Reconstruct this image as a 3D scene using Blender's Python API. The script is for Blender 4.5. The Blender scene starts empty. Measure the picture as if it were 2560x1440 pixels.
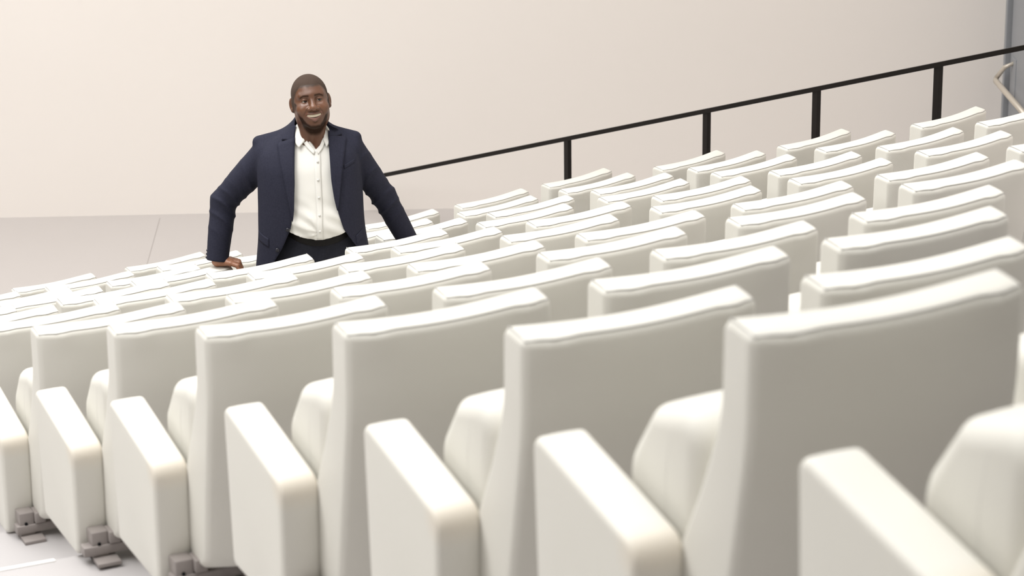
import bpy, bmesh, math, random
import numpy as np
from mathutils import Vector, Matrix

# ------------------------------------------------------------------ scene units
S = 1.17                       # metres per survey unit
ZOFF = (2.92667 + .845) * S    # hall floor is z = 0
def W(x, y, z):                # survey units -> metres
    return Vector((x * S, y * S, z * S + ZOFF))
sc = bpy.context.scene
COL = sc.collection

# ------------------------------------------------------------------ camera
CAM = (-2.13394, -2.01167, 1.1375)
YAW, PITCH, ROLL, FPX = .600049, .333931, -.012564, 6860.2
def cam_axes():
    d = Vector((math.sin(YAW) * math.cos(PITCH), math.cos(YAW) * math.cos(PITCH), -math.sin(PITCH)))
    r = Vector((math.cos(YAW), -math.sin(YAW), 0)); u = r.cross(d)
    c, s = math.cos(ROLL), math.sin(ROLL)
    return c * r + s * u, -s * r + c * u, d
r_, u_, d_ = cam_axes()
cam = bpy.data.cameras.new('camera'); co = bpy.data.objects.new('camera', cam); COL.objects.link(co)
m = Matrix((r_, u_, -d_)).transposed().to_4x4(); m.translation = W(*CAM); co.matrix_world = m
cam.sensor_width = 36; cam.lens = FPX / 2560 * 36; cam.clip_end = 200
cam.dof.use_dof = True; cam.dof.focus_distance = 12.3; cam.dof.aperture_fstop = 6.3
sc.camera = co

# ------------------------------------------------------------------ light
wd = bpy.data.worlds.new('hall_ambient'); sc.world = wd; wd.use_nodes = True
wd.node_tree.nodes['Background'].inputs[0].default_value = (1.0, .90, .66, 1)
wd.node_tree.nodes['Background'].inputs[1].default_value = .105
def area(name, loc, target, sx, sy, power, col=(1, .96, .9), spread=180):
    l = bpy.data.lights.new(name, 'AREA'); l.shape = 'RECTANGLE'; l.size = sx; l.size_y = sy; l.energy = power; l.color = col; l.spread = math.radians(spread)
    o = bpy.data.objects.new(name, l); COL.objects.link(o); o.location = loc
    o.rotation_euler = (Vector(target) - Vector(loc)).to_track_quat('-Z', 'Y').to_euler()
    return o
area('ceiling_light_seating', (1.0, 3.6, 11.0), (1.0, 4.1, 0), 11, 12, 430, (1, .99, .98), 95)
area('ceiling_light_key', (0.5, 9.5, 13.0), (1.0, 8.0, 0), 11, 6, 570, (1, .99, .98))
area('ceiling_light_front', (0.0, 11.0, 9.5), (3.0, 11.5, 0), 8, 3, 560, (1, .985, .965))
area('added_wall_fill', (0.3, 12.0, 6.0), (6.5, 13.6, 1.0), 4, 1.2, 95, (1, .985, .965))  # unseen fill added to brighten the far wall and spare the seat tops
area('added_aisle_fill', (-5.0, 5.0, 9.5), (-0.5, 3.5, 1.5), 3, 6, 450, (1, .985, .96))  # fill added from the upper left to lift armrest sides and near tops
sc.view_settings.view_transform = 'Standard'; sc.view_settings.look = 'None'
sc.view_settings.exposure = 0.03; sc.view_settings.gamma = 1.0; sc.view_settings.use_curve_mapping = False

# ------------------------------------------------------------------ materials
def mat(name, col, rough=.6, spec=.4, noise=None, bump=None, metal=0.0, sheen=0.0):
    """noise=(scale, colour2, contrast)  bump=(scale, strength, kind)"""
    m = bpy.data.materials.new(name); m.use_nodes = True
    nt = m.node_tree; b = nt.nodes['Principled BSDF']
    b.inputs['Base Color'].default_value = (*col, 1); b.inputs['Roughness'].default_value = rough
    b.inputs['Specular IOR Level'].default_value = spec; b.inputs['Metallic'].default_value = metal
    if sheen: b.inputs['Sheen Weight'].default_value = sheen
    tc = nt.nodes.new('ShaderNodeTexCoord')
    if noise:
        n = nt.nodes.new('ShaderNodeTexNoise'); n.inputs['Scale'].default_value = noise[0]; n.inputs['Detail'].default_value = 4
        nt.links.new(tc.outputs['Object'], n.inputs['Vector'])
        r = nt.nodes.new('ShaderNodeValToRGB')
        r.color_ramp.elements[0].position = .5 - noise[2]; r.color_ramp.elements[1].position = .5 + noise[2]
        r.color_ramp.elements[0].color = (*col, 1); r.color_ramp.elements[1].color = (*noise[1], 1)
        nt.links.new(n.outputs['Fac'], r.inputs['Fac']); nt.links.new(r.outputs['Color'], b.inputs['Base Color'])
    if bump:
        if bump[2] == 'noise':
            t = nt.nodes.new('ShaderNodeTexNoise'); t.inputs['Scale'].default_value = bump[0]; t.inputs['Detail'].default_value = 3; out = t.outputs['Fac']
        elif bump[2] == 'weave':
            t = nt.nodes.new('ShaderNodeTexWave'); t.inputs['Scale'].default_value = bump[0]; t.inputs['Distortion'].default_value = 1.5
            t.bands_direction = 'DIAGONAL'; out = t.outputs['Fac']
        nt.links.new(tc.outputs['Object'], t.inputs['Vector'])
        bp = nt.nodes.new('ShaderNodeBump'); bp.inputs['Strength'].default_value = bump[1]; bp.inputs['Distance'].default_value = .002
        nt.links.new(out, bp.inputs['Height']); nt.links.new(bp.outputs['Normal'], b.inputs['Normal'])
    return m
M = {}
M['wall'] = mat('plaster_wall', (.845, .80, .76), .75, .2, (1.3, (.855, .81, .77), .3), (30, .08, 'noise'))
M['floor'] = mat('hall_floor', (.49, .46, .445), .5, .3, (.8, (.51, .48, .465), .3))
M['tier'] = mat('tier_floor', (.42, .405, .405), .5, .3, (5, (.445, .425, .425), .3))
M['nosing'] = mat('nosing_white', (.9, .89, .87), .5, .3)
M['vinyl'] = mat('white_upholstery', (.705, .69, .635), .5, .35, (2.5, (.725, .71, .66), .25), (110, .12, 'weave'))
M['thread'] = mat('seam_thread', (.43, .42, .40), .8, .1)
M['worn'] = mat('armrest_upholstery', (.705, .69, .635), .5, .35, (2.5, (.725, .71, .66), .25), (110, .12, 'weave'))
M['stitch'] = mat('cushion_seam_thread', (.64, .625, .585), .7, .2)
M['steel'] = mat('painted_steel_taupe', (.27, .24, .23), .5, .4, (40, (.31, .28, .265), .3))
M['black'] = mat('black_rail_paint', (.008, .006, .005), .45, .22)
M['frame'] = mat('grey_door_paint', (.30, .31, .33), .45, .4, (30, (.32, .33, .35), .3))
M['brass'] = mat('satin_push_bar', (.62, .56, .48), .35, .5, metal=.3)
M['gap'] = mat('dark_gap_rubber', (.01, .01, .012), .8, .1)

# armrest: skin-grease wear on the near front corner (its own shape, object space)
def wear(m):
    nt = m.node_tree; b = nt.nodes['Principled BSDF']; src = b.inputs['Base Color'].links[0].from_socket
    tc = nt.nodes.new('ShaderNodeTexCoord'); sp = nt.nodes.new('ShaderNodeVectorMath'); sp.operation = 'DISTANCE'
    sp.inputs[1].default_value = (-.273, .20, .31)
    mp = nt.nodes.new('ShaderNodeMapping'); mp.inputs['Scale'].default_value = (.45, 1.0, 1.0); mp.inputs['Location'].default_value = (-.15, 0, 0)
    nt.links.new(tc.outputs['Object'], mp.inputs['Vector']); nt.links.new(mp.outputs['Vector'], sp.inputs[0])
    rr = nt.nodes.new('ShaderNodeMapRange'); rr.inputs[1].default_value = .015; rr.inputs[2].default_value = .06; rr.inputs[3].default_value = .45; rr.inputs[4].default_value = 0
    nt.links.new(sp.outputs['Value'], rr.inputs[0])
    mx = nt.nodes.new('ShaderNodeMix'); mx.data_type = 'RGBA'
    nt.links.new(rr.outputs[0], mx.inputs['Factor']); nt.links.new(src, mx.inputs['A']); mx.inputs['B'].default_value = (.74, .64, .51, 1)
    nt.links.new(mx.outputs['Result'], b.inputs['Base Color'])
wear(M['worn'])

# ------------------------------------------------------------------ helpers
def obj(name, me, material=None, parent=None, smooth=True):
    o = bpy.data.objects.new(name, me); COL.objects.link(o)
    if material and not me.materials: me.materials.append(material)
    if parent: o.parent = parent
    if smooth: me.polygons.foreach_set('use_smooth', [True] * len(me.polygons))
    return o
def mesh(name, v, f):
    me = bpy.data.meshes.new(name); me.from_pydata([tuple(a) for a in v], [], f); me.update()
    bm = bmesh.new(); bm.from_mesh(me); bmesh.ops.recalc_face_normals(bm, faces=bm.faces); bm.to_mesh(me); bm.free()
    return me
def empty(name, loc, rz=0):
    o = bpy.data.objects.new(name, None); COL.objects.link(o); o.location = loc; o.rotation_euler = (0, 0, rz); o.empty_display_size = .1
    return o
def tag(o, label=None, cat=None, group=None, kind=None):
    if label: o['label'] = label
    if cat: o['category'] = cat
    if group: o['group'] = group
    if kind: o['kind'] = kind
    return o
def box_bm(bm, x0, x1, y0, y1, z0, z1, bev=0):
    r = bmesh.ops.create_cube(bm, size=1); vs = r['verts']
    for v in vs: v.co = Vector(((x0 + x1) / 2 + v.co.x * (x1 - x0), (y0 + y1) / 2 + v.co.y * (y1 - y0), (z0 + z1) / 2 + v.co.z * (z1 - z0)))
    if bev:
        es = list({e for v in vs for e in v.link_edges})
        bmesh.ops.bevel(bm, geom=es, offset=bev, segments=2, affect='EDGES', profile=.5)
def bm_mesh(bm, name):
    me = bpy.data.meshes.new(name); bm.to_mesh(me); bm.free(); return me
def box(name, dims, material, parent=None, bev=.004, smooth=False):
    bm = bmesh.new(); box_bm(bm, *dims, bev); return obj(name, bm_mesh(bm, name), material, parent, smooth)
def tube_mesh(name, pts, rad, seg=8, closed=False):
    pts = [Vector(p) for p in pts]; n = len(pts); v = []; f = []
    rads = rad if isinstance(rad, (list, tuple)) else [rad] * n
    up = None
    for i, p in enumerate(pts):
        a = pts[(i - 1) % n] if (closed or i > 0) else p; b = pts[(i + 1) % n] if (closed or i < n - 1) else p
        t = (b - a).normalized()
        if up is None: up = Vector((0, 0, 1)) if abs(t.z) < .9 else Vector((1, 0, 0))
        s = t.cross(up).normalized(); up = s.cross(t).normalized()
        for k in range(seg):
            an = 2 * math.pi * k / seg; v.append(p + (s * math.cos(an) + up * math.sin(an)) * rads[i])
    for i in range(n if closed else n - 1):
        j = (i + 1) % n
        for k in range(seg):
            k2 = (k + 1) % seg; f.append((i * seg + k, i * seg + k2, j * seg + k2, j * seg + k))
    if not closed:
        f.append(tuple(range(seg))[::-1]); f.append(tuple((n - 1) * seg + k for k in range(seg)))
    return mesh(name, v, f)
def smooth_loop(ctrl, per=6, closed=True):
    """Catmull-Rom through 2D control points"""
    c = [Vector((*q, 0)) for q in ctrl]; n = len(c); out = []
    for i in range(n if closed else n - 1):
        p0, p1, p2, p3 = (c[(i - 1) % n], c[i], c[(i + 1) % n], c[(i + 2) % n]) if closed else (c[max(i - 1, 0)], c[i], c[i + 1], c[min(i + 2, n - 1)])
        for k in range(per):
            t = k / per
            out.append(.5 * ((2 * p1) + (p2 - p0) * t + (2 * p0 - 5 * p1 + 4 * p2 - p3) * t * t + (3 * p1 - p0 - 3 * p2 + p3) * t ** 3))
    if not closed: out.append(c[-1])
    return [(q.x, q.y) for q in out]
def round_poly(pts, rads, seg=5):
    """polygon with circular fillets"""
    out = []; n = len(pts)
    for i in range(n):
        p = Vector(pts[i]); a = Vector(pts[i - 1]); b = Vector(pts[(i + 1) % n]); r = rads[i]
        u = (a - p).normalized(); w = (b - p).normalized()
        if r <= 0: out.append((p.x, p.y)); continue
        ang = math.acos(max(-1, min(1, u.dot(w)))); d = min(r / math.tan(ang / 2), .49 * (a - p).length, .49 * (b - p).length); r = d * math.tan(ang / 2)
        bis = (u + w).normalized(); c = p + bis * (r / math.sin(ang / 2))
        s0 = p + u * d - c; s1 = p + w * d - c
        a0 = math.atan2(s0.y, s0.x); a1 = math.atan2(s1.y, s1.x); da = (a1 - a0 + math.pi) % (2 * math.pi) - math.pi
        for k in range(seg + 1):
            an = a0 + da * k / seg; out.append((c.x + r * math.cos(an), c.y + r * math.sin(an)))
    return out
def resample(poly, step):
    out = []; n = len(poly)
    for i in range(n):
        a = Vector(poly[i]); b = Vector(poly[(i + 1) % n]); k = max(1, int((b - a).length / step))
        for j in range(k): q = a.lerp(b, j / k); out.append((q.x, q.y))
    return out
def pad_mesh(name, prof, half, rnd, nu, warp=None, puff=0, x0=0):
    """closed (y,z) profile swept along x with rounded ends; warp(x,y,z)->(x,y,z)"""
    n = len(prof); P = [Vector(q) for q in prof]
    area_ = sum(P[i].x * P[(i + 1) % n].y - P[(i + 1) % n].x * P[i].y for i in range(n))
    sgn = 1 if area_ > 0 else -1
    nor = []
    for i in range(n):
        t = (P[(i + 1) % n] - P[i - 1]).normalized(); nor.append(Vector((t.y, -t.x)) * sgn)
    us = []; k = 7
    for i in range(k): us.append((-half + rnd * (1 - math.cos(math.pi / 2 * i / k)), rnd * (1 - math.sin(math.pi / 2 * i / k))))
    for i in range(nu + 1): us.append((-half + rnd + (2 * half - 2 * rnd) * i / nu, 0))
    for i in range(k - 1, -1, -1): us.append((half - rnd * (1 - math.cos(math.pi / 2 * i / k)), rnd * (1 - math.sin(math.pi / 2 * i / k))))
    v = []; f = []
    for x, d in us:
        e = 1 - (x / half) ** 4
        for q, nn in zip(P, nor):
            w = q - nn * (d - puff * e); r = (x, w.x, w.y)
            v.append(warp(*r) if warp else r)
    for i in range(len(us) - 1):
        for j in range(n):
            j2 = (j + 1) % n; f.append((i * n + j, i * n + j2, (i + 1) * n + j2, (i + 1) * n + j))
    f.append(tuple(range(n))); L = (len(us) - 1) * n; f.append(tuple(L + j for j in range(n))[::-1])
    v = [(a + x0, b, c) for a, b, c in v]
    return mesh(name, v, f)

# ------------------------------------------------------------------ seating layout (curved rows)
WSEAT, RPITCH, KCURV, XC = .375719, .739007, .0414083, 4.04264
OFF = [.01807, .18446, .31614, .42694, .57859, .7144, .88059, 1.02333, 1.20173, 1.84349, 2.05441, 2.15204, 2.8311]
ZR = [0, -.25666, -.48952, -.73377, -.97228, -1.21819, -1.45872, -1.70262, -1.94621, -2.19319, -2.44215, -2.68402, -2.92667]
PIT = [.53, .51325, .50223, .52093, .54722, .52275, .54664, .52002, .54545, .51841, .55064, .51644, .55686]
def row_z(r): return ZR[r] if r >= 0 else -r * .2505
def row_par(r, i):
    off = OFF[r] if r >= 0 else OFF[0] + r * .15
    pit = PIT[r] if r >= 0 else .53
    R = 1 / KCURV - r * RPITCH; th = (off + i * pit - XC) / R
    return R, th
def seat_frame(r, i):
    R, th = row_par(r, i)
    return W(XC + R * math.sin(th), 1 / KCURV - R * math.cos(th), row_z(r)), th
SEATS = {-1: (0, 0), 0: (0, 1), 1: (0, 1), 2: (0, 3), 3: (0, 3), 4: (0, 4), 5: (0, 6), 6: (0, 6), 7: (0, 8), 8: (0, 8), 9: (0, 7), 10: (0, 6), 11: (0, 6), 12: (0, 1)}

# ------------------------------------------------------------------ the hall
box('floor', (-14, 22, -12, 26, -.2, 0), M['floor'], bev=0)['kind'] = 'structure'
wdir = Vector((2.29, -1.48, 0)).normalized(); wperp = Vector((-wdir.y, wdir.x, 0))   # wperp: away from camera
corner = W(9.175, 9.27, 0); corner.z = 0
def wall_frame(o, org, d):
    o.matrix_world = Matrix.Translation(org) @ Matrix.Rotation(math.atan2(d.y, d.x), 4, 'Z')
w = box('wall_back', (-22, 0, 0, .2, 0, 8), M['wall'], bev=0); w['kind'] = 'structure'; wall_frame(w, corner, wdir)
w = box('wall_right', (0, .2, -12, .2, 0, 8), M['wall'], bev=0); w['kind'] = 'structure'; wall_frame(w, corner, wdir)
# floor joint running towards the wall
ja, jb = W(4.90, 11.95, 0), W(4.30, 11.01, 0); jt = (jb - ja).normalized(); jn = Vector((-jt.y, jt.x, 0)) * .003; jb = ja + jt * 4
fl = bpy.data.objects['floor']
obj('floor_joint', mesh('floor_joint', [(q.x, q.y, .0008) for q in (ja + jn, ja - jn, jb - jn, jb + jn)], [(0, 1, 2, 3)]), mat('joint_grey', (.40, .37, .355), .7, .2), fl, False)
# ------------------------------------------------------------------ raked tiers
def tier(r):
    Rin = 1 / KCURV - r * RPITCH - .93; Rout = 1 / KCURV - (r - 1) * RPITCH - .93 + .02
    zt = (row_z(r) - .845) * S + ZOFF
    v = []; f = []; n = 26; xl = -4.2
    for k in range(n + 1):
        for R in (Rin, Rout):
            y0 = 1 / KCURV - R; xr = 6.28 - .14 * (y0 - 8)
            x = xl + (xr - xl) * k / n
            y = 1 / KCURV - math.sqrt(R * R - (x - XC) ** 2)
            for z in (0, zt): v.append((x * S, y * S, z))
    for k in range(n):
        a = 4 * k; b = a + 4
        f += [(a + 1, b + 1, b + 3, a + 3), (a, a + 1, b + 1, b)[::-1], (a + 2, b + 2, b + 3, a + 3), (a, b, b + 2, a + 2)]
    f += [(0, 1, 3, 2), (4 * n, 4 * n + 2, 4 * n + 3, 4 * n + 1)]
    o = obj('floor_tier', mesh('floor_tier', v, f), M['tier'], smooth=False); o['kind'] = 'structure'
    # white nosing strip on the aisle part of the edge
    pts = []
    off = row_par(r, 0)[1]; 
    xa = XC + (1 / KCURV - (r + 1) * RPITCH) * math.sin(row_par(r + 1, 0)[1]) - WSEAT / 2 - .10 if r < 8 else XC - 3
    bm = bmesh.new()
    ring = []
    for k in range(9):
        x = xl + (xa - xl) * k / 8
        row = []
        for R, z in ((Rin - .004, zt - .03), (Rin - .004, zt + .003), (Rin + .009, zt + .003), (Rin + .009, zt - .03)):
            y = 1 / KCURV - math.sqrt(R * R - (x - XC) ** 2); row.append(bm.verts.new((x * S, y * S, z)))
        ring.append(row)
    for k in range(8):
        for j in range(4): bm.faces.new((ring[k][j], ring[k][(j + 1) % 4], ring[k + 1][(j + 1) % 4], ring[k + 1][j]))
    bm.faces.new(ring[0]); bm.faces.new(ring[-1][::-1]); bmesh.ops.recalc_face_normals(bm, faces=bm.faces)
    obj('nosing', bm_mesh(bm, 'nosing'), M['nosing'], o, smooth=False)
for r in range(-5, 12): tier(r)

# ------------------------------------------------------------------ seats
# seat space: x along the row, y towards the stage, z = 0 on the tier edge that carries the seat
HB = .702                      # top seam above the carrying edge
def back_warp(x, y, z):
    s = .040 * (1 - min(1, (x / .225) ** 2))
    tuck = math.exp(-((abs(x) - .172) / .026) ** 2) * math.exp(-((z - HB - .004) / .022) ** 2) * max(0, 1 - y / .05)
    dip = math.exp(-((abs(x) - .232) / .045) ** 2) * max(0, 1 - abs(y) / .06) * math.exp(-((z - HB) / .05) ** 2)
    return (x, y - s - .006 * tuck, z + .003 * math.sin(x * 9) - .004 * tuck - .006 * dip)
back_prof = round_poly([(0, HB + .012), (.090, HB + .010), (.094, HB - .145), (.152, HB - .28), (.232, HB - .43), (.265, HB - .54), (.20, HB - .632), (.10, HB - .635), (.066, HB - .46), (.006, HB - .17)],
                       [.0165, .026, .25, .4, .3, .06, .05, .05, .5, .6], 5)
back_prof = resample(back_prof, .03)
ME = {}
HW = WSEAT * S / 2 + .012
ME['backrest'] = pad_mesh('backrest', back_prof, HW, .0155, 16, back_warp, puff=.004)
cush_prof = round_poly([(.19, HB - .180), (.352, HB - .232), (.428, HB - .335), (.415, HB - .56), (.34, HB - .62), (.20, HB - .61)], [.05, .035, .08, .12, .06, .05], 6)
ME['cushion'] = pad_mesh('seat_cushion', resample(cush_prof, .03), .212, .035, 10, None, puff=.008)
arm_prof = round_poly([(.192, HB - .382), (.545, HB - .322), (.525, HB - .70), (.205, HB - .70)], [.040, .022, .02, .02], 6)
ME['arm'] = pad_mesh('armrest', resample(arm_prof, .03), .0455, .012, 3, None, puff=.003, x0=-(WSEAT * S / 2 + .0535))
def piping():
    rnd = .0155; half = HW
    def surf(x):
        dx = half - abs(x); d = 0 if dx >= rnd else rnd * (1 - math.sqrt(max(0, 1 - (1 - dx / rnd) ** 2)))
        return .004 * (1 - (x / half) ** 4) - d
    back = []
    for k in range(21):
        x = (-1 + 2 * k / 20) * (half - .008); q = .0165 + surf(x); back.append((x, .0165 - .60 * q, HB - .0045 + .80 * q))
    end = []
    for k in range(1, 7):
        x = half - .007; end.append((x, .014 + .062 * k / 6, HB + .0110 + surf(x)))
    full = [(-a, b, c) for a, b, c in end[::-1]] + back + end
    return tube_mesh('piping', [back_warp(*q) for q in full], .0017, 6)
ME['piping'] = piping()
ME['cushion_seam'] = tube_mesh('seam', [(-.2110, y, z) for y, z in ((.275, HB - .24), (.29, HB - .32), (.285, HB - .45), (.275, HB - .60))], .0016, 5)
def bracket():
    bm = bmesh.new(); xa = -(WSEAT * S / 2 + .0535)
    box_bm(bm, xa - .016, xa + .030, .150, .200, 0, .085, .003)
    box_bm(bm, xa + .030, xa + .062, .135, .19, .050, .085, .003)
    box_bm(bm, xa - .016, xa + .05, .10, .21, 0, .012, .002)
    return bm_mesh(bm, 'bracket')
ME['bracket'] = bracket()
def beam(w_):
    bm = bmesh.new(); h = w_ * S / 2
    box_bm(bm, -h, h, .145, .185, .018, .046, .003)
    box_bm(bm, -.12, -.075, .135, .2, .0, .075, .003); box_bm(bm, .075, .12, .135, .2, 0, .075, .003)
    return bm_mesh(bm, 'support_beam')
ME['bolt'] = tube_mesh('bolt', [(-(WSEAT * S / 2 + .05), .151, .05), (-(WSEAT * S / 2 + .05), .146, .05)], .005, 8)
ORD = ['first', 'second', 'third', 'fourth', 'fifth', 'sixth', 'seventh', 'eighth', 'ninth', 'tenth', 'eleventh', 'twelfth', 'thirteenth', 'fourteenth']
beams = {}
def part(name, me, material, parent):
    o = bpy.data.objects.new(name, me); COL.objects.link(o); o.parent = parent
    if not me.materials:
        me.materials.append(material); me.polygons.foreach_set('use_smooth', [True] * len(me.polygons))
    return o
for r, (i0, i1) in SEATS.items():
    b = beams.setdefault(PIT[max(r, 0)], None)
    if b is None: b = beams[PIT[max(r, 0)]] = beam(PIT[max(r, 0)] - .01)
    for i in range(i0, i1 + 1):
        pos, th = seat_frame(r, i)
        root = empty('auditorium_seat', pos - Vector((0, 0, HB)), th)
        rowtxt = ORD[r + 1] + ' row from the camera' if r < 7 else ('front row' if r == 12 else ORD[12 - r] + ' row from the front')
        where = 'leftmost' if i == 0 else (ORD[i] + ' from the left')
        tag(root, 'white padded auditorium seat, %s in the %s' % (where, rowtxt), 'seat', 'white auditorium seats in curved rows')
        bk = part('backrest', ME['backrest'], M['vinyl'], root); part('piping', ME['piping'], M['thread'], bk)
        cu = part('seat_cushion', ME['cushion'], M['vinyl'], root); part('seam', ME['cushion_seam'], M['stitch'], cu)
        ar = part('armrest', ME['arm'], M['worn'], root)
        br = part('bracket', ME['bracket'], M['steel'], root)
        if i == 0 and r < 7: part('bolt', ME['bolt'], M['gap'], br)
        part('support_beam', b, M['steel'], root)

# ------------------------------------------------------------------ handrail
def rail_pt(y, dz=0, dx=0): return W(6.3 - .14 * (y - 8) + dx, y, -2.92 - .3495 * (y - 9.47) + dz)
hr = empty('handrail', rail_pt(9.47)); hr.location.z = 0
tag(hr, 'black metal handrail on posts sloping up along the far side of the seating', 'handrail')
def rel(o, parent): o.matrix_parent_inverse = Matrix.Translation(-parent.location)
def bar(name, a, b, wd_, ht, parent, material):
    a = Vector(a); b = Vector(b); t = (b - a).normalized(); s = t.cross(Vector((0, 0, 1))).normalized(); u = s.cross(t)
    v = []
    for q in (a, b):
        for i, j in ((-1, -1), (1, -1), (1, 1), (-1, 1)): v.append(q + s * wd_ / 2 * i + u * ht / 2 * j)
    me = mesh(name, v, [(0, 1, 2, 3), (4, 5, 6, 7), (0, 1, 5, 4), (1, 2, 6, 5), (2, 3, 7, 6), (3, 0, 4, 7)])
    o = obj(name, me, material, None, smooth=False); o.parent = parent; rel(o, parent); return o
bar('top_rail', rail_pt(11.3), rail_pt(5.2), .045, .026, hr, M['black'])
for y in (9.47, 8.46, 7.74, 7.01, 6.27):
    a = rail_pt(y); b = a.copy(); b.z = max(0, a.z - 1.35)
    bm = bmesh.new(); box_bm(bm, a.x - .014, a.x + .014, a.y - .022, a.y + .022, b.z, a.z - .005, .001)
    me = bm_mesh(bm, 'post'); o = obj('post', me, M['black'], None, False); o.parent = hr; rel(o, hr)

# ------------------------------------------------------------------ door on the right wall
d = empty('door_1', corner); d.rotation_euler = (0, 0, math.atan2(wdir.y, wdir.x)); d['kind'] = 'structure'
box('door_frame', (-.062, .0, -.05, .0, 0, 3.0), M['frame'], d)
box('door_leaf', (-.03, -.0, -1.1, -.085, 0, 3.0), M['frame'], d)
box('door_gap', (-.012, .0, -.085, -.05, 0, 3.0), M['gap'], d, bev=0)
pb = empty('push_bar', (0, 0, 0)); pb.parent = d
o = obj('push_bar_arm', tube_mesh('push_bar_arm', [(-.03, -.20, 1.02), (-.085, -.17, .985), (-.135, -.14, .90)], [.012, .015, .017], 10), M['brass'], d)
o = obj('push_bar', tube_mesh('push_bar', [(-.135, -.14, .90), (-.14, -.16, .885), (-.12, -1.0, .885)], [.017, .02, .02], 12), M['brass'], d)
o = obj('push_bar_plate', bm_mesh((lambda b_: (box_bm(b_, -.036, -.028, -.28, -.16, .8, 1.06, .002), b_)[1])(bmesh.new()), 'push_bar_plate'), M['frame'], d, False)
bpy.data.objects.remove(pb)
# ------------------------------------------------------------------ the man (signed-distance sculpting, local frame: x right, y away, z up from the tier)
def smin(a, b, k):
    h = np.clip(.5 + .5 * (b - a) / k, 0, 1); return b + (a - b) * h - k * h * (1 - h)
def smax(a, b, k): return -smin(-a, -b, k)
def sph(p, c, r): return np.sqrt(((p - np.array(c)) ** 2).sum(-1)) - r
def ell(p, c, r):
    r = np.array(r); q = (p - np.array(c)) / r; k = np.sqrt((q ** 2).sum(-1)) + 1e-9
    k2 = np.sqrt(((q / r) ** 2).sum(-1)) + 1e-9
    return k * (k - 1) / k2
def cone(p, a, b, ra, rb):
    a = np.array(a); b = np.array(b); ab = b - a
    t = np.clip(((p - a) @ ab) / (ab @ ab), 0, 1)
    return np.sqrt(((p - a - t[..., None] * ab) ** 2).sum(-1)) - (ra + (rb - ra) * t)
def chain(p, pts, rads, k=.012):
    d = None
    for i in range(len(pts) - 1):
        e = cone(p, pts[i], pts[i + 1], rads[i], rads[i + 1]); d = e if d is None else smin(d, e, k)
    return d
def surface_nets(fn, lo, hi, h):
    lo = np.array(lo, float); n = np.ceil((np.array(hi) - lo) / h).astype(int) + 1
    ax = [lo[i] + h * np.arange(n[i]) for i in range(3)]
    F = np.empty(n, np.float32)
    for i in range(0, n[0], 24):
        g = np.stack(np.meshgrid(ax[0][i:i + 24], ax[1], ax[2], indexing='ij'), -1); F[i:i + 24] = fn(g)
    s = F < 0
    cs = sum(s[dx:n[0] - 1 + dx, dy:n[1] - 1 + dy, dz:n[2] - 1 + dz].astype(np.int8) for dx in (0, 1) for dy in (0, 1) for dz in (0, 1))
    act = (cs > 0) & (cs < 8); idx = np.full(act.shape, -1, np.int64); ij = np.argwhere(act); idx[act] = np.arange(len(ij))
    acc = np.zeros((len(ij), 3)); cnt = np.zeros(len(ij))
    cor = [(x, y, z) for x in (0, 1) for y in (0, 1) for z in (0, 1)]
    for a in cor:
        for d in range(3):
            if a[d]: continue
            b = list(a); b[d] = 1
            fa = F[ij[:, 0] + a[0], ij[:, 1] + a[1], ij[:, 2] + a[2]]; fb = F[ij[:, 0] + b[0], ij[:, 1] + b[1], ij[:, 2] + b[2]]
            m = (fa < 0) != (fb < 0); t = np.where(m, fa / np.where(m, fa - fb, 1), 0)
            q = np.array(a, float) + np.zeros((len(ij), 3)); q[:, d] = t
            acc[m] += q[m]; cnt[m] += 1
    V = lo + h * (ij + acc / cnt[:, None])
    Q = []
    for d in range(3):
        u, w = [(1, 2), (2, 0), (0, 1)][d]
        sl0 = [slice(None)] * 3; sl1 = [slice(None)] * 3; sl0[d] = slice(0, -1); sl1[d] = slice(1, None)
        for k in (u, w): sl0[k] = slice(1, -1); sl1[k] = slice(1, -1)
        e0 = s[tuple(sl0)]; e1 = s[tuple(sl1)]; P = np.argwhere(e0 != e1); 
        if not len(P): continue
        flip = e0[tuple(P.T)]; P = P.copy(); P[:, u] += 1; P[:, w] += 1
        def cell(du, dw):
            c = P.copy(); c[:, u] += du; c[:, w] += dw; return idx[tuple(c.T)]
        q = np.stack([cell(-1, -1), cell(0, -1), cell(0, 0), cell(-1, 0)], 1)
        q[~flip] = q[~flip][:, ::-1]; Q.append(q)
    return V, np.concatenate(Q)
def np_mesh(name, V, Q):
    me = bpy.data.meshes.new(name); me.vertices.add(len(V)); me.vertices.foreach_set('co', V.astype(np.float32).ravel())
    me.loops.add(Q.size); me.loops.foreach_set('vertex_index', Q.astype(np.int32).ravel())
    me.polygons.add(len(Q)); k = Q.shape[1]
    me.polygons.foreach_set('loop_start', np.arange(0, Q.size, k, dtype=np.int32)); me.polygons.foreach_set('loop_total', np.full(len(Q), k, np.int32))
    me.update(calc_edges=True); me.validate(); me.polygons.foreach_set('use_smooth', [True] * len(me.polygons)); return me
def relax(V, Q, it=2, lam=.5):
    for _ in range(it):
        A = np.zeros_like(V); C = np.zeros(len(V))
        for k in range(4):
            a = Q[:, k]; b = Q[:, (k + 1) % 4]
            np.add.at(A, a, V[b]); np.add.at(A, b, V[a]); np.add.at(C, a, 1); np.add.at(C, b, 1)
        V = V + lam * (A / np.maximum(C, 1)[:, None] - V)
    return V
def wav(p, s, seed=0, st=(1, 1, 1)):
    r = np.random.RandomState(seed); o = 0
    for _ in range(5):
        k = r.randn(3) * np.array(st); k *= s / np.linalg.norm(k) * (.6 + .8 * r.rand()); o = o + np.sin(p @ k + r.rand() * 6.3)
    return o / 3

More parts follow.
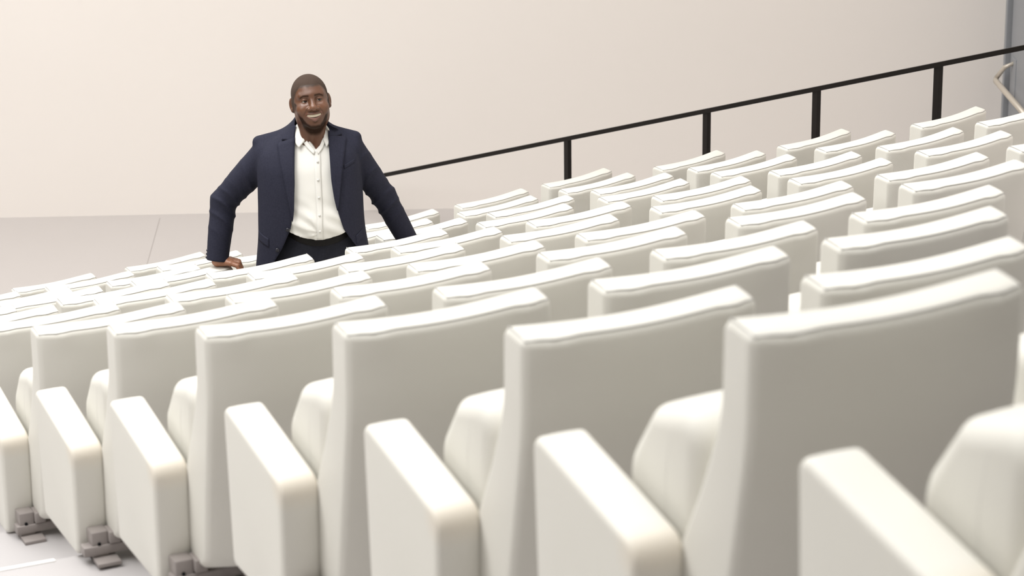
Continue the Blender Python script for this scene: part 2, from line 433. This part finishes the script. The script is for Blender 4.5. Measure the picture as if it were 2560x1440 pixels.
# ---- head frame
def rotm(ax, a):
    return np.array(Matrix.Rotation(a, 3, ax))
HB0 = np.array([[1, 0, 0], [0, -1, 0], [0, 0, 1]], float)         # rows: a(right) b(forward) c(up)
HR = rotm('X', -math.radians(15)) @ rotm('Z', math.radians(9))     # pitch face up, turn to the right of the picture
HA = (HR @ HB0.T).T
roll = math.radians(-7.5); a_, b_, c_ = HA; HA = np.array([a_ * math.cos(roll) - c_ * math.sin(roll), b_, a_ * math.sin(roll) + c_ * math.cos(roll)])
HA = np.array([a_ * math.cos(.13) + c_ * math.sin(.13), b_, -a_ * math.sin(.13) + c_ * math.cos(.13)])
HC = np.array([-.017, -.005, 1.480])
def to_head(p): return (p - HC) @ HA.T
def from_head(q): return np.asarray(q, float) @ HA + HC
EYE = .0315
def head_sdf(p):
    q = to_head(p); x = np.abs(q[..., 0]); m = np.stack([x, q[..., 1], q[..., 2]], -1)
    d = ell(m, (0, -.022, .030), (.0775, .097, .087))
    d = smin(d, ell(m, (0, .018, .030), (.068, .066, .070)), .02)              # forehead
    d = smin(d, ell(m, (0, .020, -.030), (.070, .066, .070)), .03)             # face block
    d = smin(d, ell(m, (0, .024, -.074), (.053, .058, .046)), .03)             # jaw
    d = smin(d, ell(m, (0, .064, -.099), (.025, .024, .019)), .028)            # chin
    d = smin(d, ell(m, (.054, -.008, -.058), (.015, .034, .034)), .03)         # jaw angle
    d = smin(d, ell(m, (.040, .058, -.032), (.030, .028, .026)), .022)         # raised cheek
    d = smin(d, cone(m, (0, .077, .027), (.044, .064, .026), .012, .010), .018)# brow
    d = smax(d, -ell(m, (EYE, .092, .004), (.020, .017, .012)), .012)          # socket
    eye = (EYE, .0680, .004)
    lid = sph(m, eye, .0152); lid = smax(lid, -ell(m, (EYE, .086, .0016), (.0150, .022, .0042)), .003)
    lid = np.maximum(lid, -sph(m, eye, .0122))
    d = smin(d, lid, .004)
    d = np.maximum(d, -sph(m, eye, .0122))
    d = smin(d, cone(m, (0, .078, .018), (0, .101, -.026), .0085, .0125), .012)# nose
    d = smin(d, sph(m, (0, .1035, -.030), .0135), .008)
    d = smin(d, ell(m, (.0175, .093, -.033), (.0115, .0125, .0095)), .007)
    d = smax(d, -ell(m, (.0085, .103, -.0425), (.0050, .0065, .005)), .004)    # nostril
    lift = 5.5 * x ** 2
    # mouth: lips around an open smile
    n = np.stack([x, q[..., 1] + 6.5 * x ** 2, q[..., 2] - lift], -1)
    d = smin(d, ell(n, (0, .073, -.063), (.041, .020, .024)), .015)            # muzzle
    up = cone(n, (0, .0915, -.0545), (.034, .0885, -.0575), .0060, .0032)
    loq = cone(n, (0, .0895, -.0795), (.032, .0875, -.0660), .0095, .0034)
    d = smin(d, up, .005); d = smin(d, loq, .005)
    d = smax(d, -ell(n, (0, .090, -.0645), (.0325, .022, .0080)), .003)
    # nasolabial fold
    d = smax(d, -cone(m, (.024, .094, -.030), (.040, .080, -.058), .0022, .0022), .006)
    # ears
    e = m - np.array((.0805, -.012, -.006)); ca, sa = math.cos(.5), math.sin(.5)
    e = np.stack([e[..., 0] * ca + e[..., 1] * sa * .9, -e[..., 0] * sa + e[..., 1] * ca, e[..., 2]], -1)
    ear = ell(e, (0, 0, 0), (.0085, .0195, .031)); ear = smin(ear, sph(e, (0, .006, -.024), .0095), .008)
    ear = smax(ear, -ell(e, (.008, .004, .003), (.0055, .0105, .018)), .004)
    d = smin(d, ear, .006)
    return d
NECK0 = from_head((0, -.028, -.060)); NECK1 = np.array([-.022, .045, 1.27])
def neck_sdf(p):
    d = cone(p, NECK0, NECK1, .060, .068)
    d = smin(d, cone(p, from_head((-.035, .00, -.07)), (-.045, -.045, 1.27), .022, .018), .03)
    return smin(d, cone(p, from_head((.035, .00, -.07)), (.015, -.045, 1.27), .022, .018), .03)
# ---- torso as stacked super-ellipses
TZ = np.array([.60, .70, .80, .90, 1.0, 1.1, 1.2, 1.26, 1.31, 1.35, 1.40])
TCX = np.array([-.028, -.028, -.028, -.029, -.030, -.033, -.036, -.037, -.036, -.032, -.027])
TRX = np.array([.262, .258, .248, .236, .229, .227, .226, .216, .165, .100, .055])
TCY = np.array([-.005, -.005, -.008, -.010, -.008, -.002, .010, .022, .033, .040, .042])
TRY = np.array([.160, .160, .160, .160, .158, .152, .142, .125, .102, .080, .060])
def dense(t):
    zz = np.linspace(TZ[0], TZ[-1], 401); y = np.interp(zz, TZ, t); k = np.exp(-np.linspace(-2.5, 2.5, 61) ** 2); k /= k.sum()
    return np.convolve(np.pad(y, 30, mode='edge'), k, mode='valid')
TCX, TRX, TCY, TRY = dense(TCX), dense(TRX), dense(TCY), dense(TRY); TZ = np.linspace(TZ[0], TZ[-1], 401)
def torso(p, grow=0.0, sx=1.0):
    z = p[..., 2]; cx = np.interp(z, TZ, TCX); cy = np.interp(z, TZ, TCY); rx = np.interp(z, TZ, TRX) * sx + grow; ry = np.interp(z, TZ, TRY) + grow
    u = np.abs((p[..., 0] - cx) / rx); v = np.abs((p[..., 1] - cy) / ry); k = (u ** 2.4 + v ** 2.4) ** (1 / 2.4)
    return (k - 1) * np.minimum(rx, ry)
ARM_R = [(-.212, .040, 1.236), (-.425, .095, 1.000), (-.458, .040, .742)]      # wearer's right arm (left in picture)
ARM_L = [(.137, .050, 1.246), (.283, .140, 1.000), (.385, .190, .770)]
def sleeves(p, g=0.0):
    r = chain(p, ARM_R, (.074 + g, .056 + g, .050 + g), .02)
    l = chain(p, ARM_L, (.072 + g, .054 + g, .047 + g), .02)
    return r, l
def bust(p, g=0.0):
    d = torso(p, g)
    d = smin(d, cone(p, (-.205, .040, 1.250), (.132, .048, 1.260), .058 + g, .058 + g), .03)
    d = smin(d, cone(p, (-.070, .044, 1.327), (-.250, .040, 1.284), .034 + g, .030 + g), .018)   # padded shoulders
    d = smin(d, cone(p, (.025, .046, 1.332), (.166, .048, 1.298), .034 + g, .030 + g), .018)
    return d
# opening of the jacket in the x-z plane
OL = np.array([(-.088, 1.40), (-.088, 1.315), (-.089, 1.144), (-.095, 1.024), (-.113, .945), (-.150, .862), (-.200, .775), (-.24, .70)])[::-1]
OR = np.array([(.052, 1.40), (.060, 1.30), (.066, 1.244), (.070, 1.160), (.082, 1.08), (.098, 1.004), (.117, .937), (.165, .854), (.205, .790), (.24, .70)])[::-1]
def open_lr(z): return np.interp(z, OL[:, 1], OL[:, 0]), np.interp(z, OR[:, 1], OR[:, 0])
def seg_t(p, a, b):
    a = np.array(a); b = np.array(b); return ((p - a) @ (b - a)) / ((b - a) @ (b - a))
def jacket_solid(p):
    d = bust(p)
    r, l = sleeves(p)
    # cloth folds: diagonal creases near elbows and armpits
    for arm, seed in ((ARM_R, 3), (ARM_L, 8)):
        sg = 1 if arm is ARM_R else -1
        e = np.exp(-(((p - np.array(arm[1]) - np.array((sg * .02, -.02, -.02))) ** 2).sum(-1)) / .009)
        e2 = np.exp(-(((p - np.array(arm[0]) - np.array((sg * -.04, -.05, -.09))) ** 2).sum(-1)) / .008)
        w1 = 1 - np.abs(np.sin(p @ np.array((sg * 42., 14., 44.)) + 1.7 * wav(p, 16, seed))); w2 = 1 - np.abs(np.sin(p @ np.array((sg * 50., 15., 26.)) + 1.5 * wav(p, 14, seed + 2)))
        f = -.0105 * w1 ** 2 * e - .0095 * w2 ** 2 * e2 + .0022 * wav(p, 24, seed + 1)
        if arm is ARM_R: r = r + f
        else: l = l + f
    d = d + .0022 * wav(p, 22, 5, (1, 1, .4))
    k = .010
    return smin(smin(d, r, k), l, k)
def hem_z(p): return .705 + .02 * np.clip((p[..., 0] + .1) / .3, 0, 1)
def jacket_sdf(p):
    d = jacket_solid(p); z = p[..., 2]
    r, l = sleeves(p, -.020); inner = np.maximum(np.minimum(bust(p, -.022), np.minimum(r, l)), z - 1.20)
    d = np.maximum(d, -inner)
    xl, xr = open_lr(z); front = p[..., 1] - .03
    op = np.maximum(np.maximum(xl - p[..., 0], p[..., 0] - xr), front)
    d = smax(d, -op, .004)
    # hem, cuffs, neck hole
    insl = np.minimum(r, l)
    low = np.where((p[..., 0] < -.32) | (p[..., 0] > .265), -1.0, hem_z(p) - z)
    d = np.maximum(d, low)
    for arm in (ARM_R, ARM_L):
        b = np.array(arm[2]); t = (b - np.array(arm[1])); t /= np.linalg.norm(t)
        near = (((p - b) ** 2).sum(-1)) < .012
        d = np.where(near, np.maximum(d, (p - b) @ t), d)
    d = np.maximum(d, -cone(p, NECK0, (-.022, .03, 1.30), .068, .074))
    return d
def shirt_solid(p):
    d = torso(p, -.016, .985)
    d = smin(d, ell(p, (.0, -.055, .955), (.130, .108, .085)), .05)              # belly over the belt
    rad = np.arctan2(p[..., 2] - .93, p[..., 0] - .016); w_ = np.clip((1.10 - p[..., 2]) / .12, 0, 1)
    fold = np.sin(rad * 9 + 1.6 * wav(p, 16, 12)); fold = np.abs(fold) ** .6 * np.sign(fold)
    return d + .0022 * fold * w_ * (p[..., 0] < .02) + .0035 * np.sin(p[..., 2] * 95 + p[..., 0] * 40 + 2 * wav(p, 15, 13)) * w_ * np.clip(np.abs(p[..., 0] - .016) / .05, 0, 1) + .0020 * wav(p, 34, 11, (1, .6, .8)) + .0022 * np.sin(p[..., 0] * 70 + p[..., 2] * 45) * np.clip((p[..., 2] - 1.1) / .08, 0, 1) * (p[..., 0] > .03)
def shirt_sdf(p):
    d = shirt_solid(p); z = p[..., 2]
    zb = .885 + .30 * (p[..., 0] - .0) ** 2 * 4
    d = np.maximum(d, .897 + 2.0 * (p[..., 0] - .01) ** 2 - z)
    # V neck
    v = np.maximum((p[..., 2] - 1.278) * -.72 + np.abs(p[..., 0] - .004) * .9, p[..., 1] - .0)
    d = np.maximum(d, -v)
    d = np.maximum(d, z - 1.355); d = np.maximum(d, -cone(p, NECK0, NECK1, .0655, .067))
    return d
LEG_R = [(-.105, .0, .80), (-.235, -.035, .43), (-.255, .0, .06)]
LEG_L = [(.085, .01, .80), (.215, .02, .43), (.235, .05, .06)]
def trousers_sdf(p):
    z = p[..., 2]
    d = ell(p, (-.005, .0, .80), (.170, .128, .13))
    d = smin(d, ell(p, (.0, .0, .88), (.157, .132, .07)), .03)
    d = smin(d, chain(p, LEG_R, (.108, .080, .062), .03), .025); d = smin(d, chain(p, LEG_L, (.108, .080, .062), .03), .025)
    crotch = np.exp(-(((p - np.array((-.005, -.08, .78))) ** 2).sum(-1)) / .012)
    rad = np.arctan2(p[..., 2] - .70, p[..., 0] + .005)
    d = d + .006 * np.sin(rad * 13 + wav(p, 8, 2)) * crotch + .003 * wav(p, 25, 21)
    d = np.maximum(d, z - .905 - 1.6 * p[..., 0] ** 2); d = np.maximum(d, .05 - z)
    return d
def belt_sdf(p):
    z = p[..., 2]; u = np.sqrt(((p[..., 0] + .001) / .160) ** 2 + ((p[..., 1]) / .136) ** 2)
    return np.maximum(np.abs(u - 1) * .13 - .004, np.abs(z - .878 - 1.7 * (p[..., 0] - .01) ** 2) - .017)
HAND_R = dict(w=(-.456, .040, .745), palm=[((-.448, .040, .738), (-.405, .046, .734), .022, .020)],
              k=[(-.398, .012, .738), (-.398, .033, .742), (-.400, .054, .741), (-.405, .074, .737)],
              f1=[(-.366, .002, .730), (-.362, .028, .735), (-.365, .053, .734), (-.376, .076, .730)],
              f2=[(-.357, -.002, .704), (-.352, .026, .706), (-.355, .053, .706), (-.368, .077, .706)],
              f3=[(-.362, -.001, .688), (-.358, .027, .687), (-.361, .053, .688), (-.372, .076, .690)],
              th=[(-.447, .070, .735), (-.425, .100, .727), (-.400, .112, .722)])
def hand_sdf(p, H):
    k0 = np.array(H['k'])
    d = cone(p, H['w'], (np.array(H['w']) + k0.mean(0)) / 2, .026, .024)
    for kk in k0: d = smin(d, cone(p, (np.array(H['w']) * .7 + kk * .3), kk, .019, .0125), .012)
    for i in range(4):
        f = chain(p, [H['k'][i], H['f1'][i], H['f2'][i], H['f3'][i]], (.0118, .0100, .0092, .0080), .004)
        f = smin(f, sph(p, H['k'][i], .0122), .004)
        d = smin(d, f, .0035)
    d = smin(d, chain(p, H['th'], (.016, .0125, .0095), .006), .008)
    return d
# wearer's left hand rests on an armrest further back
def mirror_hand():
    w = np.array((.387, .189, .758)); dirv = np.array((.45, -.15, -.88)); dirv /= np.linalg.norm(dirv)
    side = np.array((.25, .95, -.05)); side -= dirv * (side @ dirv); side /= np.linalg.norm(side); upv = np.cross(side, dirv); upv = upv if upv[0] < 0 else -upv
    o = {}
    o['w'] = w; k = [w + dirv * .075 + side * s for s in (-.030, -.010, .010, .028)]
    fd = np.array((.75, -.25, -.35)); fd /= np.linalg.norm(fd)
    o['k'] = k; o['f1'] = [q + fd * .036 for q in k]; o['f2'] = [q + fd * .036 + np.array((.016, -.006, -.010)) for q in k]; o['f3'] = [q + fd * .036 + np.array((.028, -.010, -.014)) for q in k]
    o['th'] = [w + dirv * .02 - side * .025, w + dirv * .05 - side * .045, w + dirv * .08 - side * .05]
    return o
HAND_L = mirror_hand()
def core_sdf(p):
    d = np.maximum(torso(p, -.034, .94), .93 - p[..., 2]); r, l = sleeves(p, -.022); d = smin(smin(d, r, .03), l, .03)
    d = smin(d, ell(p, (-.005, .0, .81), (.135, .095, .13)), .03)
    d = smin(d, chain(p, LEG_R, (.085, .058, .042), .03), .02); d = smin(d, chain(p, LEG_L, (.085, .058, .042), .03), .02)
    d = smin(d, neck_sdf(p), .03)
    return np.maximum(d, .05 - p[..., 2])
def head_neck(p): return np.maximum(smin(head_sdf(p), neck_sdf(p), .022), 1.262 - p[..., 2])

root = empty('person', W(2.815, 6.50, -1.94621 - .845), -YAW)
tag(root, 'smiling man in navy suit jacket and open white shirt leaning on the seats', 'person')
# ---- body (skin)
Vs = []; Qs = []; nv = 0
for fn, lo, hi, h in ((head_neck, (-.15, -.155, 1.25), (.12, .135, 1.625), .0018), (lambda p: hand_sdf(p, HAND_R), (-.50, -.03, .67), (-.33, .14, .79), .002),
                      (lambda p: hand_sdf(p, HAND_L), (.33, .09, .60), (.52, .28, .81), .003), (lambda p: np.maximum(core_sdf(p), p[..., 2] - 1.285), (-.56, -.22, .02), (.48, .26, 1.30), .010)):
    V, Q = surface_nets(fn, lo, hi, h); V = relax(V, Q, 1, .35); Vs.append(V); Qs.append(Q + nv); nv += len(V)
V = np.concatenate(Vs); Q = np.concatenate(Qs)
body = np_mesh('body', V, Q)
q = to_head(V); ax, ay, az = np.abs(q[:, 0]), q[:, 1], q[:, 2]
def sstep(a, b, x): t = np.clip((x - a) / (b - a), 0, 1); return t * t * (3 - 2 * t)
skin = np.array((.118, .050, .026)); col = np.repeat(skin[None], len(V), 0)
inhead = V[:, 2] > 1.30
hnd = (V[:, 2] < .80) & ((V[:, 0] < -.33) | (V[:, 0] > .33)); col[hnd] = (.33, .145, .08); knk = np.min([((V - np.array(k_)) ** 2).sum(1) for k_ in HAND_R['k'] + HAND_R['f1']], 0); col = col * (1 - .35 * np.exp(-knk / .00008) * hnd)[:, None]
tone = 1 + .10 * wav(V, 60, 4)[:, None]; col = col * tone
warm = np.exp(-((ax - .040) ** 2 + (ay - .075) ** 2 + (az + .030) ** 2) / .0008)[:, None]; col = col * (1 - warm) + np.array((.155, .066, .034)) * warm
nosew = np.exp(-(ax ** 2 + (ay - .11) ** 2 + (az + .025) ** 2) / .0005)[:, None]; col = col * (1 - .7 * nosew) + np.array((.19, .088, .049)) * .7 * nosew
HAIRC = np.array((.056, .038, .029)); BEARD = np.array((.032, .017, .011))
hl = az - (.061 - 1.75 * np.clip(.060 - ay, 0, .066)) ; hairm = sstep(-.006, .008, hl + .0025 * wav(V, 220, 6)) * inhead * (np.abs(q[:, 0]) < .0815)
nx_, lift = ax, 5.5 * ax ** 2
cb = np.interp(ax, [0, .02, .035, .048, .058, .066, .075], [-.107, -.104, -.090, -.068, -.038, -.008, .010])
jawl = sstep(.006, -.006, az - cb - .002 * wav(V, 150, 9)) * sstep(.072, .05, ay - np.clip(-.06 - az, 0, .06) * 1.2)
soul = np.exp(-((ax / .010) ** 2 + ((az + .090) / .006) ** 2)) * .7
must = np.exp(-(((az - lift * .8) + .0475) / .0045) ** 2) * sstep(.034, .022, ax) * sstep(.06, .075, ay) * .55
beard = np.clip(np.maximum.reduce([jawl, soul, must]), 0, 1) * inhead * sstep(-.052, -.030, az - cb)
beard = beard * (az < .02) * sstep(.077, .072, ax)
brow = np.exp(-((az - (.0225 + .10 * ax - 2.4 * np.clip(ax - .035, 0, 1) ** 1 * .25)) / .0042) ** 2) * sstep(.008, .016, ax) * sstep(.056, .046, ax) * sstep(.05, .065, ay) * .85
lipd = np.stack([ax, ay + 6.5 * ax ** 2, az - lift], -1)
lip = np.minimum(cone(lipd, (0, .0915, -.0545), (.034, .0885, -.0575), .0060, .0032), cone(lipd, (0, .0895, -.0795), (.032, .0875, -.0660), .0095, .0034))
lipm = sstep(.0016, -.0006, lip) * inhead
inm = sstep(.0005, -.001, ell(lipd, (0, .084, -.0645), (.0325, .012, .0074))) * inhead
for mk, cc in ((beard, BEARD), (hairm, HAIRC), (brow, np.array((.018, .012, .009))), (lipm * .85, np.array((.23, .105, .085))), (inm, np.array((.05, .015, .012)))):
    col = col * (1 - mk[:, None]) + cc * mk[:, None]
at = body.color_attributes.new('tone', 'FLOAT_COLOR', 'POINT'); at.data.foreach_set('color', np.concatenate([np.clip(col, 0, 1), np.ones((len(V), 1))], 1).astype(np.float32).ravel())
sk = mat('skin', (.2, .1, .06), .40, .55, None, (260, .10, 'noise')); nt = sk.node_tree
vc = nt.nodes.new('ShaderNodeVertexColor'); vc.layer_name = 'tone'; nt.links.new(vc.outputs['Color'], nt.nodes['Principled BSDF'].inputs['Base Color'])
sr = nt.nodes.new('ShaderNodeSeparateColor'); mr = nt.nodes.new('ShaderNodeMapRange'); nt.links.new(vc.outputs['Color'], sr.inputs[0]); nt.links.new(sr.outputs[0], mr.inputs[0])
for k_, v_ in ((1, .035), (2, .11), (3, .06), (4, .55)): mr.inputs[k_].default_value = v_
nt.links.new(mr.outputs[0], nt.nodes['Principled BSDF'].inputs['Specular IOR Level'])
bo = obj('body', body, sk, root)
# ---- cropped hair as a thin shell over the scalp
nrm = np.empty(len(V) * 3, np.float32); body.vertices.foreach_get('normal', nrm); nrm = nrm.reshape(-1, 3)
sel = (hl > .010) & inhead & (np.abs(q[:, 0]) < .0800) & (head_sdf(V) < .003) & (ay < .09)
hq = Q[sel[Q].all(1)]; used = np.unique(hq); rm = np.full(len(V), -1); rm[used] = np.arange(len(used))
M['hair'] = mat('cropped_hair', (.052, .035, .027), .7, .07, (900, (.082, .058, .046), .15), (700, .5, 'noise'))
obj('hair', np_mesh('hair', V[used] + nrm[used] * (.0002 + .0008 * sstep(.012, .03, hl[used]))[:, None], rm[hq]), M['hair'], root)
# ---- eyes and teeth
M['eyewhite'] = mat('eye_white', (.48, .41, .35), .25, .5); M['iris'] = mat('iris_brown', (.012, .007, .005), .15, .6)
M['teeth'] = mat('teeth_ivory', (.86, .78, .62), .3, .5)
for s in (-1, 1):
    bm = bmesh.new(); bmesh.ops.create_uvsphere(bm, u_segments=64, v_segments=48, radius=.0117)
    me = bm_mesh(bm, 'eye'); c = from_head((s * EYE, .0680, .004)); e = obj('eye', me, M['eyewhite'], root); me.materials.append(M['iris'])
    gaze = Vector(HA[1] * .97 + HA[0] * .20 + HA[2] * .02).normalized()
    for pl in me.polygons:
        if pl.center.normalized().dot(gaze) > .80: pl.material_index = 1
    e.location = c
tv = []; tf = []
NT = 16
for i in range(NT + 1):
    x = -.0310 + .062 * i / NT
    for z in (-.0570, -.0700):
        zz = z + 5.5 * x * x; y = .0880 - 6.5 * x * x; tv.append(from_head((x, y + (.0006 if i % 2 else -.0004), zz)))
for i in range(NT): tf.append((2 * i, 2 * i + 2, 2 * i + 3, 2 * i + 1))
te = mesh('teeth', tv, tf); o = obj('teeth', te, M['teeth'], root); sm = o.modifiers.new('thickness', 'SOLIDIFY'); sm.thickness = .004
# ---- clothes
M['navy'] = mat('navy_wool', (.0190, .0198, .0345), .8, .18, (140, (.0245, .0255, .0425), .2), (420, .15, 'noise'))
M['lapel'] = mat('navy_wool_lapel', (.0195, .0203, .0352), .8, .18, (140, (.025, .026, .0435), .2), (420, .15, 'noise'))
M['shirt'] = mat('white_cotton', (.79, .78, .745), .7, .2, None, (300, .08, 'noise'))
M['trouser'] = mat('dark_navy_wool', (.013, .014, .022), .8, .2, (140, (.017, .018, .028), .2), (420, .15, 'noise'), sheen=.1)
M['leather'] = mat('black_leather', (.006, .005, .005), .5, .2); M['button'] = mat('dark_button', (.012, .012, .02), .3, .5); M['pearl'] = mat('pearl_button', (.72, .71, .68), .3, .5)
V, Q = surface_nets(jacket_sdf, (-.56, -.20, .66), (.48, .28, 1.42), .0048); V = relax(V, Q, 2, .4)
jk = obj('jacket', np_mesh('jacket', V, Q), M['navy'], root)
V, Q = surface_nets(shirt_sdf, (-.28, -.20, .85), (.24, .20, 1.38), .0048); V = relax(V, Q, 2, .4)
shd = obj('shirt', np_mesh('shirt', V, Q), M['shirt'], root)
V, Q = surface_nets(trousers_sdf, (-.37, -.20, .03), (.35, .20, .93), .0065); V = relax(V, Q, 2, .4)
tr = obj('trousers', np_mesh('trousers', V, Q), M['trouser'], root)
V, Q = surface_nets(belt_sdf, (-.18, -.16, .84), (.18, .16, .97), .004); obj('belt', np_mesh('belt', V, Q), M['leather'], tr)
# ---- sheets laid on the cloth: lapels, collar leaves, flaps
def front_y(fn, x, z, y0=-.26, y1=.06):
    ys = np.linspace(y0, y1, 320); f = fn(np.stack([np.full_like(ys, x), ys, np.full_like(ys, z)], -1)); k = np.argmax(f < 0)
    if not (f < 0).any(): return .0
    if k == 0: return y0
    return ys[k - 1] + (ys[k] - ys[k - 1]) * f[k - 1] / (f[k - 1] - f[k])
def sheet(name, fn, A, B, material, parent, off=.004, th=.004, nu=14, nv=6, lift_edge=0.0, ysm=True):
    def samp(P, n):
        P = np.array(P, float); s = np.r_[0, np.cumsum(np.linalg.norm(np.diff(P, axis=0), axis=1))]; t = np.linspace(0, s[-1], n)
        return np.stack([np.interp(t, s, P[:, i]) for i in range(2)], 1)
    a = samp(A, nu + 1); b = samp(B, nu + 1); v = []; f = []
    Y = np.zeros((nu + 1, nv + 1)); XZ = np.zeros((nu + 1, nv + 1, 2))
    for i in range(nu + 1):
        for j in range(nv + 1):
            XZ[i, j] = a[i] + (b[i] - a[i]) * j / nv; Y[i, j] = front_y(fn, *XZ[i, j])
    if ysm:
        for _ in range(2):
            Z = np.pad(Y, 1, mode='edge'); Y = (Z[1:-1, 1:-1] * 2 + Z[:-2, 1:-1] + Z[2:, 1:-1] + Z[1:-1, :-2] + Z[1:-1, 2:]) / 6
    for layer in (0, 1):
        for i in range(nu + 1):
            for j in range(nv + 1):
                e = lift_edge * (j / nv) ** 2
                v.append((XZ[i, j, 0], Y[i, j] - off - e - (th if layer == 0 else 0), XZ[i, j, 1]))
    n = (nu + 1) * (nv + 1); g = lambda i, j: i * (nv + 1) + j
    for i in range(nu):
        for j in range(nv):
            qd = (g(i, j), g(i + 1, j), g(i + 1, j + 1), g(i, j + 1)); f.append(qd); f.append(tuple(n + t for t in qd[::-1]))
    rim = [g(i, 0) for i in range(nu + 1)] + [g(nu, j) for j in range(1, nv + 1)] + [g(i, nv) for i in range(nu - 1, -1, -1)] + [g(0, j) for j in range(nv - 1, 0, -1)]
    for k in range(len(rim)):
        p0, p1 = rim[k], rim[(k + 1) % len(rim)]; f.append((p0, p1, n + p1, n + p0))
    return obj(name, mesh(name, v, f), material, parent)
# lapels: inner edge follows the opening, outer edge the roll; collar piece above the notch
sheet('lapel', jacket_solid, [(-.086, 1.334), (-.088, 1.24), (-.089, 1.144), (-.094, 1.03), (-.100, .985)], [(-.166, 1.306), (-.150, 1.24), (-.133, 1.163), (-.110, 1.04), (-.101, .984)], M['lapel'], jk, .004, .004, 20, 6, .004)
sheet('lapel', jacket_solid, [(.058, 1.336), (.065, 1.244), (.070, 1.160), (.081, 1.08), (.092, 1.03)], [(.134, 1.318), (.124, 1.24), (.114, 1.16), (.104, 1.08), (.096, 1.028)], M['lapel'], jk, .004, .004, 20, 6, .004)
sheet('collar', jacket_solid, [(-.082, 1.378), (-.086, 1.35), (-.087, 1.318)], [(-.098, 1.372), (-.128, 1.348), (-.146, 1.318)], M['lapel'], jk, .004, .004, 8, 5, .001)
sheet('collar', jacket_solid, [(.048, 1.378), (.056, 1.35), (.058, 1.320)], [(.064, 1.374), (.094, 1.352), (.114, 1.326)], M['lapel'], jk, .004, .004, 8, 5, .001)
# pocket flaps and welt
sheet('pocket_flap', jacket_solid, [(-.262, .915), (-.211, .897)], [(-.262, .872), (-.212, .858)], M['lapel'], jk, .0012, .0025, 8, 5, .001)
sheet('pocket_flap', jacket_solid, [(.168, .900), (.203, .925)], [(.170, .862), (.206, .885)], M['lapel'], jk, .0012, .0025, 8, 5, .001)
sheet('breast_pocket', jacket_solid, [(.122, 1.215), (.168, 1.232)], [(.124, 1.198), (.170, 1.215)], M['navy'], jk, .0004, .0012, 8, 3)
# shirt collar leaves, placket, buttons
sheet('collar_band', shirt_solid, [(-.062, 1.350), (-.040, 1.322), (-.018, 1.298), (.002, 1.276)], [(-.074, 1.345), (-.053, 1.312), (-.030, 1.286), (-.004, 1.264)], M['shirt'], shd, .004, .005, 12, 4)
sheet('collar_band', shirt_solid, [(.040, 1.350), (.034, 1.325), (.022, 1.300), (.006, 1.276)], [(.052, 1.345), (.046, 1.316), (.034, 1.288), (.014, 1.264)], M['shirt'], shd, .004, .005, 12, 4)
sheet('shirt_collar', shirt_solid, [(-.078, 1.380), (-.062, 1.352), (-.050, 1.330), (-.043, 1.318)], [(-.090, 1.360), (-.090, 1.330), (-.082, 1.306), (-.068, 1.292)], M['shirt'], shd, .012, .004, 12, 6, .004)
sheet('shirt_collar', shirt_solid, [(.046, 1.378), (.042, 1.352), (.038, 1.332), (.036, 1.320)], [(.060, 1.358), (.064, 1.328), (.062, 1.306), (.050, 1.294)], M['shirt'], shd, .012, .004, 12, 6, .004)
sheet('placket', shirt_solid, [(-.003, 1.280), (.000, 1.15), (.004, 1.02), (.003, .90)], [(.024, 1.280), (.026, 1.15), (.029, 1.02), (.027, .90)], M['shirt'], shd, .0015, .002, 30, 3)
def button(x, z, fn, r, material, parent):
    y = front_y(fn, x, z); bm = bmesh.new(); bmesh.ops.create_cone(bm, cap_ends=True, segments=16, radius1=r, radius2=r * .85, depth=.004)
    me = bm_mesh(bm, 'button'); o = obj('button', me, material, parent); o.location = (x, y - .006, z); o.rotation_euler = (math.pi / 2, 0, 0)
for z, x in ((1.235, .012), (1.16, .013), (1.085, .015), (1.01, .016), (.94, .016)): button(x, z, shirt_solid, .0055, M['pearl'], shd)
button(-.124, .948, jacket_solid, .010, M['button'], jk); button(-.174, .852, jacket_solid, .010, M['button'], jk)
for k in range(3):
    b = Vector(ARM_R[2]) + (Vector(ARM_R[1]) - Vector(ARM_R[2])).normalized() * (.02 + .016 * k)
    bm = bmesh.new(); bmesh.ops.create_uvsphere(bm, u_segments=10, v_segments=6, radius=.006); me = bm_mesh(bm, 'button'); o = obj('button', me, M['button'], jk); o.location = b + Vector((-.048, -.014, 0))
# shoes
for leg in (LEG_R, LEG_L):
    ax_, ay_, _ = leg[2]
    fn = lambda p, ax_=ax_, ay_=ay_: np.maximum(smin(ell(p, (ax_, ay_ - .10, .045), (.048, .13, .045)), cone(p, (ax_, ay_, .05), (ax_, ay_, .10), .045, .042), .03), .002 - p[..., 2])
    V, Q = surface_nets(fn, (ax_ - .08, ay_ - .25, -.01), (ax_ + .08, ay_ + .08, .12), .006); obj('shoe', np_mesh('shoe', V, Q), M['leather'], root)
